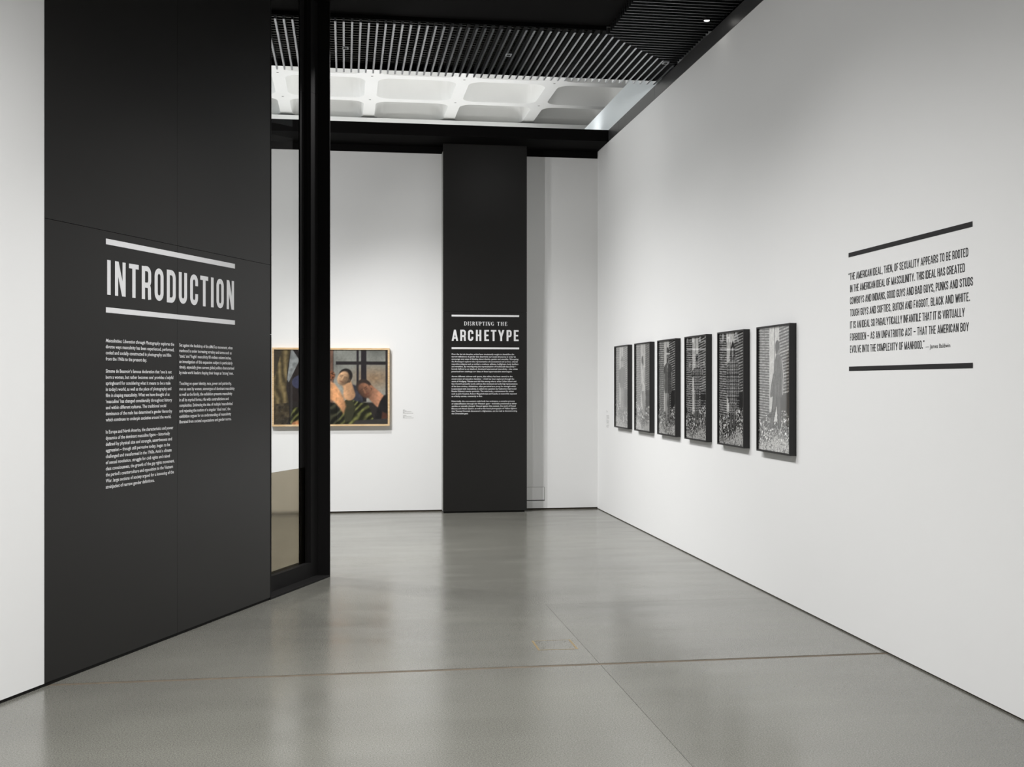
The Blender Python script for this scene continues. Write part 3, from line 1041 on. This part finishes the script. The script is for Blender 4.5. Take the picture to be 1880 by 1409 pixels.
def frame_thing(name, M, W, H, dep, bw, rec, mfr, cv, label, cat, group=None):
    """picture whose back lies on the wall; local x right, y into the wall, z up from the lower edge"""
    t = empty(name, M, label=label, category=cat)
    if group:
        t['group'] = group
    h = W / 2
    bm = bmesh.new()
    o = [(-h, 0), (h, 0), (h, H), (-h, H)]
    i = [(-h + bw, bw), (h - bw, bw), (h - bw, H - bw), (-h + bw, H - bw)]
    e = .0012
    rings = []
    for pts, y in ((o, 0), (o, -dep + e), ([(a - math.copysign(e, a), e if b == 0 else H - e) for a, b in o], -dep), (i, -dep), (i, -dep + rec + .004)):
        rings.append([bm.verts.new((a, y, b)) for a, b in pts])
    for r0, r1 in zip(rings, rings[1:]):
        for k in range(4):
            bm.faces.new((r0[k], r0[(k + 1) % 4], r1[(k + 1) % 4], r1[k]))
    bm.faces.new(rings[0][::-1])
    bm.faces.new(rings[-1])
    bmesh.ops.recalc_face_normals(bm, faces=bm.faces)
    me = bpy.data.meshes.new('frame')
    bm.to_mesh(me); bm.free()
    link('frame', me, t, mfr)
    pr = link('print', print_me('print', cv, W - 2 * bw, H - 2 * bw), t, M_PRINT)
    pr.location = (0, -dep + rec + .003, bw)
    gm = bpy.data.meshes.new('glazing')
    a, b = h - bw, H - bw
    gm.from_pydata([(-a, 0, bw), (a, 0, bw), (a, 0, b), (-a, 0, b)], [], [(0, 1, 2, 3)])
    gz = link('glazing', gm, t, M_GLASS)
    gz.location = (0, -dep + rec, 0)
    return t


# ---- colour photograph on the end wall : a loose stand-in of the same size and colours
def colour_print():
    A = 1.31 / .885
    c = Canvas(216, 146, A)
    f = lambda *a: np.array(a) / 255.
    n1 = c.noise(9, 6, 3); n2 = c.noise(40, 26, 4); n3 = c.noise(90, 60, 5)
    c.c[:] = f(44, 40, 38)
    # hazy window
    win = np.clip((c.u - .40) * 40, 0, 1) * np.clip((c.v - .28) * 40, 0, 1)
    hz = (f(150, 148, 138)[None, None] * (1 - c.v[..., None]) * 1.2 + f(128, 130, 124)[None, None] * c.v[..., None]) * (.82 + .28 * n1[..., None])
    c.put(win, hz)
    c.put(win * c.ell(1.30, .62, .22, .12, 0, 30), f(150, 126, 100)[None, None] * (.9 + .2 * n2[..., None]))
    # window bars
    for a, b in ((.40, .47), (.77, .80), (.83, .90)):
        c.put(c.poly([(a * A / 1.0 * .675 + .36 * 0 + .30, .3), (b * A * .675 + .30, .3), (b * A * .675 + .30, 1), (a * A * .675 + .30, 1)]), f(38, 34, 38))
    c.put(c.poly([(.80, .80), (A, .80), (A, .845), (.80, .845)]), f(40, 36, 38))
    c.put(c.poly([(.70, .0), (.765, .0), (.765, 1), (.70, 1)]), f(120, 92, 78)[None, None] * (.8 + .3 * n1[..., None]))
    c.put(c.poly([(A - .03, .3), (A, .3), (A, 1), (A - .03, 1)]), f(50, 44, 44))
    # pale patch and dark hanging coat at left
    c.put(c.poly([(.17, .60), (.22, 1), (.36, 1), (.36, .6), (.25, .45)]), f(138, 142, 142)[None, None] * (.8 + .35 * n2[..., None]))
    c.put(c.poly([(.17, .52), (.33, .86), (.40, .9), (.45, .3), (.17, .3)]), f(44, 38, 36))
    c.put(c.poly([(.24, 1), (.31, 1), (.40, .8), (.34, .84)]), f(34, 30, 30))
    c.put(c.ell(.34, .57, .11, .09, 15), f(64, 66, 88))
    c.put(c.ell(.36, .44, .06, .07, 0), f(38, 33, 33))
    # khaki cloth
    fold = .5 + .5 * np.sin(c.u * 70 + c.v * 9 + n1 * 5)
    kc = f(128, 112, 78)[None, None] * (.55 + .45 * fold[..., None]) * (.85 + .3 * n2[..., None])
    c.put(c.poly([(0, .27), (0, 1), (.21, 1), (.17, .72), (.16, .48), (.19, .29)]), kc)
    c.put(c.poly([(0, .6), (0, 1), (.10, 1), (.05, .8)]), f(60, 54, 44))
    c.put(c.poly([(0, .0), (0, .27), (.19, .29), (.20, .1), (.16, 0)]), f(66, 58, 44)[None, None] * (.6 + .7 * n2[..., None]))
    # olive folds
    og = .5 + .5 * np.sin(c.u * 55 - c.v * 60 + n1 * 9)
    oc = f(112, 114, 66)[None, None] * (.28 + .72 * (og ** 1.6)[..., None]) * (.7 + .5 * n2[..., None])
    c.put(c.poly([(.20, .06), (.24, .22), (.34, .24), (.40, .1), (.45, 0), (.22, 0)]), oc)
    c.put(c.poly([(.68, 0), (.70, .24), (.86, .2), (.98, .40), (1.1, .32), (1.22, .28), (1.30, .05), (1.36, 0)]), oc)
    c.put(c.poly([(.90, .30), (.99, .38), (1.06, .22), (1.0, .05), (.92, .02)]), f(58, 58, 40))
    # dozing figures, loosely drawn
    def grad(dx, dy, lo, hi):
        g_ = np.clip(lo + (hi - lo) * ((c.u - .8) * dx + c.v * dy), .25, 1.25)
        return g_[..., None]

    def head(cx, cy, r, rot, skin, hair, lit):
        a = math.radians(rot)
        ux, uy = math.cos(a), math.sin(a)          # across the face
        vx, vy = -uy, ux                           # towards the crown
        at = lambda p, q: (cx + r * (p * ux + q * vx), cy + r * (p * uy + q * vy))
        x_ = ((c.u - cx) * ux + (c.v - cy) * uy) / r
        y_ = ((c.u - cx) * vx + (c.v - cy) * vy) / r
        hx, hy = at(.1, .28)
        c.put(c.ell(hx, hy, r * .92, r * 1.02, rot, 2), np.asarray(hair))
        sh = np.clip(.80 + lit * x_ * .42 + .10 * y_, .3, 1.15)[..., None]
        sc_ = np.asarray(skin)[None, None] * sh * (.93 + .14 * n2[..., None])
        fx, fy = at(-.04, -.14)
        c.put(c.ell(fx, fy, r * .76, r * 1.0, rot, 3), sc_)
        ex, ey = at(.86, -.12)
        c.put(c.ell(ex, ey, r * .15, r * .24, rot + 10, 2), np.asarray(skin)[None, None] * (sh * .92))
        dk = np.asarray(skin) * .42
        for p in (-.40, .20):
            c.put(c.limb([at(p - .17, .13) + (r * .035,), at(p + .17, .16) + (r * .05,)], 2) * .75, dk)
            c.put(c.limb([at(p - .15, -.04) + (r * .05,), at(p + .15, -.05) + (r * .03,)], 3) * .8, dk * 1.15)
        c.put(c.limb([at(-.10, .05) + (r * .05,), at(-.13, -.38) + (r * .09,)], 3) * .5, np.clip(np.asarray(skin) * 1.15, 0, 1))
        c.put(c.limb([at(.04, -.05) + (r * .03,), at(.06, -.40) + (r * .07,)], 3) * .45, np.asarray(skin) * .6)
        c.put(c.limb([at(-.34, -.66) + (r * .035,), at(.18, -.64) + (r * .045,)], 2) * .7, np.array([.45, .22, .18]))
        c.put(c.ell(*at(.45, -.5), r * .3, r * .4, rot, 14) * .35, np.asarray(skin) * .5)

    c.put(c.poly([(.93, .36), (.98, .55), (1.12, .50), (1.16, .28)], 3), f(52, 54, 64)[None, None] * (.8 + .5 * n2[..., None]))
    c.put(c.ell(.735, .655, .055, .06, 0, 4), f(112, 70, 48)[None, None] * (.6 + .8 * n3[..., None]))
    # neck and head of the nearer sleeper, tipped back
    sk = f(204, 158, 118)[None, None] * np.clip(1.25 - (c.u[..., None] - .78) * 1.5, .45, 1.1) * (.93 + .14 * n2[..., None])
    c.put(c.limb([(.925, .60, .06), (.965, .48, .066), (.975, .40, .08)], 3), sk)
    head(.905, .628, .098, -24, f(216, 174, 134), f(34, 30, 28), -1)
    # bare shoulder of another in front
    sk2 = f(206, 152, 108)[None, None] * np.clip(1.2 - np.abs(c.u[..., None] - .80) * 3.2, .45, 1.1) * (.92 + .16 * n2[..., None])
    c.put(c.poly([(.72, .58), (.78, .55), (.84, .47), (.90, .36), (.935, .24), (.90, .14), (.85, .22), (.78, .30), (.72, .34)], 4), sk2)
    c.put(c.poly([(.72, .30), (.80, .27), (.88, .13), (.80, 0), (.70, 0)], 3), f(52, 52, 40)[None, None] * (.5 + .9 * (og ** 2)[..., None]))
    # the other sleeper, nodding forward
    sk3 = f(186, 134, 104)[None, None] * np.clip(.55 + (c.u[..., None] - 1.18) * 3.0, .4, 1.05) * (.92 + .16 * n2[..., None])
    c.put(c.limb([(1.24, .45, .075), (1.33, .36, .085), (1.39, .30, .085)], 3), sk3)
    head(1.175, .468, .108, 32, f(160, 112, 86), f(58, 46, 40), 1)
    # dark shoulder lower right and seat edge
    c.put(c.poly([(1.34, .2), (1.38, .31), (1.43, .385), (A, .4), (A, 0), (1.30, 0)], 3), f(26, 24, 24)[None, None] * (.8 + .5 * n2[..., None]))
    c.put(c.poly([(1.39, .02), (1.41, .17), (A, .13), (A, 0)], 3), f(128, 80, 62)[None, None] * (.6 + .5 * n1[..., None]))
    c.put(c.poly([(1.02, .0), (1.06, .05), (A, .075), (A, 0)], 2), f(58, 56, 54))
    c.put(c.limb([(.27, .0, .04), (.42, .03, .05)], 3), f(190, 136, 96)[None, None] * (.7 + .5 * n2[..., None]))
    c.c *= (.94 + .12 * n3[..., None])
    return c


MF = Matrix.Translation((-.156, YW, 1.019))
frame_thing('framed_photograph', MF, 1.354, .914, .055, .022, .010, M_OAK, colour_print(),
            'large colour photograph of dozing figures in pale oak frame on the end wall', 'picture')


# ---- six black and white prints on the right wall
def mono_print(kind, seed):
    A = .584 / .874
    c = Canvas(124, 208, A)
    U, V = c.u / A, c.v
    n1 = c.noise(6, 9, seed); n2 = c.noise(26, 40, seed + 1); n3 = c.noise(60, 110, seed + 2); n4 = c.noise(110, 200, seed + 3)
    # clapboard siding
    ph = np.where(U < .5, V * 46 + U * 1.2, V * 40 - U * 3.4)
    st = np.clip((np.sin(ph * 2 * math.pi) * .5 + .5 - .38) * 3.2, 0, 1)
    base = .10 + .52 * st * (.7 + .6 * n2)
    c.put(np.ones_like(U), base)
    # pale upright planks
    lo, hi = ((.30, .60) if kind in (1, 3, 4, 5) else (.34, .66))
    pl = np.clip((U - lo) * 90, 0, 1) * np.clip((hi - U) * 90, 0, 1)
    gr = .80 + .10 * (n2 - .5) - .35 * (np.abs(U - (lo + .55 * (hi - lo))) < .012)
    c.put(pl, gr)
    # dark opening on the right
    op = np.clip((U - .68) * 90, 0, 1) * np.clip((.475 - V) * 120, 0, 1)
    c.put(op, .10 + .03 * n2)
    # trampled ground
    gl = .30 + .05 * np.sin(U * 5 + seed) + .05 * (n1 - .5)
    gm = np.clip((gl - V) * 60, 0, 1)
    gd = .06 + 1.0 * np.clip((n3 - .38) * 2.6, 0, 1) * (.35 + .9 * n2)
    c.put(gm, gd)
    gm2 = np.clip((gl - .17 - V) * 14, 0, 1)
    gd2 = .74 - .34 * (n2 < .2) - .5 * ((np.abs(n2 - .52) < .03) | (n3 < .18)) + .2 * (n3 > .84) + .14 * (n4 - .5)
    c.put(gm2, gd2)
    k = lambda x, y: (x * A, y)
    nv = c.noise(34, 12, seed + 5)                        # upright folds
    plaid = .5 + .25 * np.sign(np.sin(U * 74)) + .25 * np.sign(np.sin(V * 190))
    stripes = .5 + .5 * np.sin(U * 110)

    def limb(pts, a, b, pat=None):
        m_, t_ = c.limb2([(x * A, y, r) for x, y, r in pts])
        q = pat if pat is not None else .65 * nv + .35 * n3
        c.put(m_, (a + (b - a) * q) * (1.12 - .62 * t_ ** 2))

    def block(pts, a, b, pat=None):
        q = pat if pat is not None else .65 * nv + .35 * n3
        mid = np.clip(1.1 - ((U - np.mean([p[0] for p in pts])) / (np.ptp([p[0] for p in pts]) * .55)) ** 2 * .5, .5, 1.1)
        c.put(c.poly([k(*p) for p in pts]), (a + (b - a) * q) * mid)

    def face(x, y, w_, h_, tone, turn=0.0):
        c.put(c.ell(x * A, y - h_ * 1.05, w_ * .55, h_ * .6), tone * .6 + 0 * n2)       # neck
        sh = np.clip(1.0 - np.abs((c.u - x * A) / w_ - turn * .3) ** 2 * .45, .4, 1)
        c.put(c.ell(x * A, y, w_, h_), tone * sh * (.92 + .16 * n3))
        for q in (-.38, .38):
            c.put(c.ell(x * A + (q + turn * .3) * w_, y + h_ * .12, w_ * .2, h_ * .09), tone * .32 + 0 * n2)
        c.put(c.ell(x * A + turn * .4 * w_, y - h_ * .18, w_ * .14, h_ * .22), tone * .72 + 0 * n2)
        c.put(c.ell(x * A + turn * .3 * w_, y - h_ * .55, w_ * .32, h_ * .07), tone * .42 + 0 * n2)

    def shoes(xs, y, a=.08):
        for x in xs:
            c.put(c.ell(x * A, y, .036, .02), a + .08 * n2)
    if kind == 1:      # cap, arms folded
        shoes((.44, .60), .205)
        limb([(.45, .22, .028), (.46, .36, .036), (.47, .50, .046)], .34, .66)
        limb([(.58, .22, .028), (.57, .36, .036), (.55, .50, .046)], .28, .60)
        block([(.36, .49), (.66, .49), (.69, .70), (.59, .745), (.44, .745), (.32, .70)], .14, .42)
        limb([(.33, .69, .03), (.28, .58, .026), (.48, .56, .022), (.60, .60, .018)], .12, .36)
        limb([(.69, .69, .03), (.74, .58, .026), (.56, .555, .022), (.42, .60, .018)], .16, .44)
        face(.51, .80, .036, .05, .66)
        c.put(c.ell(.51 * A, .848, .042, .034), .12 + .08 * n2)
        c.put(c.poly([k(.41, .826), k(.60, .826), k(.61, .838), k(.41, .84)]), .06 + 0 * n2)
    if kind == 2:      # leaning sideways in a light shirt
        shoes((.54, .62), .175)
        limb([(.55, .19, .028), (.50, .34, .04), (.47, .47, .05)], .5, .82)
        limb([(.62, .2, .028), (.56, .34, .04), (.52, .47, .05)], .42, .74)
        block([(.36, .45), (.60, .46), (.67, .62), (.64, .72), (.54, .755), (.44, .69), (.41, .56)], .62, .98)
        limb([(.61, .70, .028), (.55, .58, .024), (.66, .54, .018)], .55, .86)
        limb([(.42, .52, .022), (.34, .43, .018)], .45, .62)
        face(.50, .785, .034, .052, .60, .6)
        c.put(c.ell(.455 * A, .815, .04, .05, 14), .10 + .1 * n2)
    if kind == 3:      # striped polo shirt, cap
        shoes((.45, .62), .145)
        limb([(.46, .16, .032), (.46, .32, .04), (.47, .46, .05)], .34, .72)
        limb([(.60, .16, .032), (.58, .32, .04), (.56, .46, .05)], .28, .64)
        limb([(.33, .69, .034), (.31, .57, .026), (.37, .46, .02)], .30, .58)
        limb([(.73, .69, .034), (.77, .57, .026), (.70, .46, .02)], .30, .58)
        block([(.36, .44), (.68, .44), (.69, .64), (.76, .68), (.70, .735), (.59, .765), (.45, .765), (.34, .735), (.28, .68), (.36, .64)], .06, .48, stripes * .75 + .25 * n3)
        c.put(c.poly([k(.47, .765), k(.57, .765), k(.52, .70)]), .72 + .1 * n2)
        face(.52, .825, .04, .058, .62)
        c.put(c.ell(.52 * A, .79, .03, .03), .18 + .1 * n2)
        c.put(c.ell(.52 * A, .885, .047, .046), .16 + .2 * n3)
        c.put(c.poly([k(.40, .852), k(.64, .852), k(.64, .87), k(.40, .87)]), .86 + 0 * n2)
    if kind == 4:      # arms held out
        shoes((.47, .60), .16)
        limb([(.47, .17, .03), (.47, .34, .038), (.48, .50, .046)], .12, .6)
        limb([(.59, .17, .03), (.57, .34, .038), (.55, .50, .046)], .10, .55)
        limb([(.44, .665, .036), (.30, .635, .03), (.20, .70, .02)], .05, .6, plaid)
        limb([(.62, .665, .036), (.77, .635, .03), (.84, .70, .02)], .05, .6, plaid)
        block([(.40, .48), (.64, .48), (.67, .66), (.60, .705), (.45, .705), (.37, .66)], .05, .62, plaid * .75 + .25 * n3)
        c.put(c.ell(.185 * A, .735, .016, .026), .7 + .1 * n2)
        c.put(c.ell(.855 * A, .735, .016, .026), .7 + .1 * n2)
        face(.53, .762, .035, .052, .5)
        c.put(c.ell(.53 * A, .80, .04, .034), .06 + .1 * n3)
    if kind == 5:      # chequered long shirt, pointed hood
        shoes((.46, .63), .16)
        limb([(.47, .17, .034), (.47, .32, .04), (.48, .44, .05)], .1, .62)
        limb([(.61, .17, .034), (.60, .32, .04), (.58, .44, .05)], .1, .58)
        limb([(.37, .70, .036), (.31, .56, .03), (.35, .43, .02)], .04, .62, plaid)
        limb([(.70, .70, .036), (.77, .56, .03), (.74, .43, .02)], .04, .62, plaid)
        block([(.37, .37), (.71, .37), (.71, .70), (.62, .775), (.46, .775), (.36, .70)], .04, .64, plaid * .75 + .25 * n3)
        c.put(c.poly([k(.42, .765), k(.66, .765), k(.64, .86), k(.55, .93), k(.46, .86)]), .07 + .18 * n3)
        face(.54, .825, .028, .042, .68)
    if kind == 6:      # dark coat in profile
        c.put(c.poly([k(.44, .24), k(.60, .24), k(.57, .42), k(.50, .42)]), .82 + .1 * n2)
        shoes((.40, .66), .205, .14)
        limb([(.42, .21, .03), (.49, .34, .042), (.55, .47, .052)], .20, .40)
        limb([(.67, .22, .03), (.65, .34, .042), (.62, .47, .052)], .18, .36)
        block([(.43, .44), (.74, .44), (.77, .60), (.76, .70), (.68, .775), (.56, .775), (.50, .70), (.48, .56)], .18, .42)
        limb([(.50, .60, .028), (.44, .52, .024), (.40, .45, .018)], .18, .40)
        limb([(.70, .72, .04), (.75, .58, .032), (.71, .46, .026)], .22, .46)
        c.put(c.limb([(.735 * A, .74, .005), (.785 * A, .62, .005), (.76 * A, .46, .005)]), .84 + 0 * n2)
        c.put(c.poly([k(.56, .775), k(.68, .775), k(.66, .80), k(.60, .80)]), .5 + .1 * n2)
        face(.645, .822, .034, .048, .56, 1.0)
        c.put(c.ell(.60 * A, .848, .044, .044, 10), .10 + .1 * n3)
        c.put(c.ell(.57 * A, .82, .022, .04), .12 + .1 * n3)
    c.c = np.clip((c.c + (n4[..., None] - .5) * .16) * np.array([1, .995, .98]), 0, 1)
    return c


WDIR = Matrix(((0, 1, 0, 0), (-1, 0, 0, 0), (0, 0, 1, 0), (0, 0, 0, 1)))
lab = ['black framed print of a man in a cap with folded arms, farthest away',
       'black framed print of a man leaning sideways in a pale shirt, second from the corner',
       'black framed print of a man in a striped polo shirt and cap',
       'black framed print of a man holding both arms out',
       'black framed print of a standing man in a chequered long shirt and pointed hood',
       'black framed print of a man in a dark coat in profile, nearest the lettered quotation']
for i, (ya, yb) in enumerate(((12.236, 11.626), (11.360, 10.755), (10.492, 9.885), (9.616, 9.005), (8.729, 8.120), (7.856, 7.234))):
    M = Matrix.Translation((XW, (ya + yb) / 2, 1.031)) @ WDIR
    frame_thing('framed_print', M, ya - yb, .902, .050, .013, .011, M_FRAME, mono_print(i + 1, 20 + 7 * i), lab[i], 'picture',
                'row of framed black and white prints')


# ---- captions : fine unreadable lines of grey lettering
def caption(M, rows, label):
    t = empty('wall_caption', M, label=label, category='caption')
    for y, segs in rows:
        pl = []
        for a, b in segs:
            xx = a
            while xx < b - .003:
                e = min(b, xx + random.uniform(.008, .02))
                pl += rect(xx, y, e, y + .0045)
                xx = e + .003
        link('caption_line', poly_me('caption_line', pl, MTP, .001), t, M_VING)
    return t


caption(Matrix.Translation((.679, YW, 1.13)), [(.073, [(0, .022)]), (.063, [(0, .04)]), (.053, [(0, .1)]), (.043, [(0, .02)]), (.034, [(0, .126)]), (.008, [(0, .04)]), (-.002, [(0, .1)]), (-.012, [(0, .02)]), (-.022, [(0, .126)])],
        'tiny grey caption lines on the end wall between oak frame and black pillar board')
caption(Matrix.Translation((XW, 12.81, 1.0)) @ WDIR, [(.20, [(0, .03)]), (.185, [(0, .06)]), (.14, [(0, .13)]), (.125, [(0, .13)]), (.11, [(0, .13)]), (.09, [(0, .12)]), (.075, [(0, .13)]), (.06, [(0, .11)]), (.045, [(0, .13)]), (.025, [(0, .12)]), (.01, [(0, .1)])],
        'tiny grey caption lines on the right wall near the corner, left of the prints')

# ---- access cover low on the end wall
ac = empty('access_cover', Matrix.Translation((2.255, YW, .112)), label='flush white access cover low on the end wall beside the pillar', category='cover')
box('cover_plate', -.118, .118, -.004, -.0002, .006, .158, M_WHITE, ac, bev=.0008)
box('gap_line', -.121, .121, -.0022, -.0001, -.003, .0058, M_GAP, ac)
box('edge_line', .1182, .1225, -.0022, -.0001, .006, .160, M_HOLE, ac)
box('edge_line', -.121, .118, -.0022, -.0001, .1582, .161, M_HOLE, ac)

# ---- floor outlet cover
fc = empty('floor_outlet_cover', Matrix.Translation((1.208, 6.429, 0)), label='square concrete filled outlet cover with brass rim in the floor', category='cover')
R_ = .1165
for a in ((-R_, R_, R_ - .005, R_), (-R_, R_, -R_, -R_ + .005)):
    box('rim', *a, 0, .0012, M_BRASS, fc)
for a in ((-R_, -R_ + .012), (R_ - .012, R_)):
    box('rim', a[0], a[1], -R_ + .0052, R_ - .0052, 0, .0012, M_BRASS, fc)
box('cover_plate', -R_ + .0125, R_ - .0125, -R_ + .0055, R_ - .0055, 0, .0008, MF1, fc)
scr = bpy.data.meshes.new('screw')
bms = bmesh.new()
bmesh.ops.create_cone(bms, cap_ends=True, segments=12, radius1=.0055, radius2=.0048, depth=.0008)
bms.to_mesh(scr); bms.free(); scr.materials.append(M_SCREW)
for sx in (-1, 1):
    for sy in (-1, 1):
        o = link('screw', scr, fc)
        o.location = (sx * .078, sy * .072, .0013)


# ---- ceiling lamps
def downlight(x, y, label):
    t = empty('downlight', Matrix.Translation((x, y, ZT - .004)), label=label, category='ceiling light')
    a, b, h = .0255, .017, .006
    me = box_me('bezel', (-a, a, -a * 1.5, -b * 1.5, 0, h), (-a, a, b * 1.5, a * 1.5, 0, h), (-a, -b, -b * 1.5, b * 1.5, 0, h), (b, a, -b * 1.5, b * 1.5, 0, h))
    link('bezel', me, t, M_BEZEL)
    box('lamp_recess', -b, b, -b * 1.5, b * 1.5, .003, .0055, M_GAP, t)


downlight(0.006, 9.92, 'pale rimmed unlit downlight between the ceiling slats, left of the three')
downlight(1.447, 9.92, 'pale rimmed unlit downlight between the ceiling slats, middle of the three')
downlight(2.904, 9.95, 'pale rimmed unlit downlight where the slats meet the right wall band')

sp = empty('spotlight', Matrix.Translation((2.885, 8.711, ZT - .012)), label='small glowing ceiling spotlight among the crosswise slats', category='ceiling light')


def lathe(name, prof, m, parent, seg=24):
    vs, fs = [], []
    for r, z in prof:
        for k in range(seg):
            a = 2 * math.pi * k / seg
            vs.append((r * math.cos(a), r * math.sin(a), z))
    for i in range(len(prof) - 1):
        for k in range(seg):
            fs.append((i * seg + k, i * seg + (k + 1) % seg, (i + 1) * seg + (k + 1) % seg, (i + 1) * seg + k))
    fs.append(tuple(range((len(prof) - 1) * seg, len(prof) * seg)))
    me = bpy.data.meshes.new(name)
    me.from_pydata(vs, [], fs)
    me.update()
    return link(name, me, parent, m)


lathe('housing', [(.022, .004), (.024, .0), (.030, .0), (.031, .004), (.031, .055), (.0, .055)], M_GAP, sp)
lathe('lens', [(.0215, .003), (.018, .0), (.0, -.001)], M_LENS, sp)
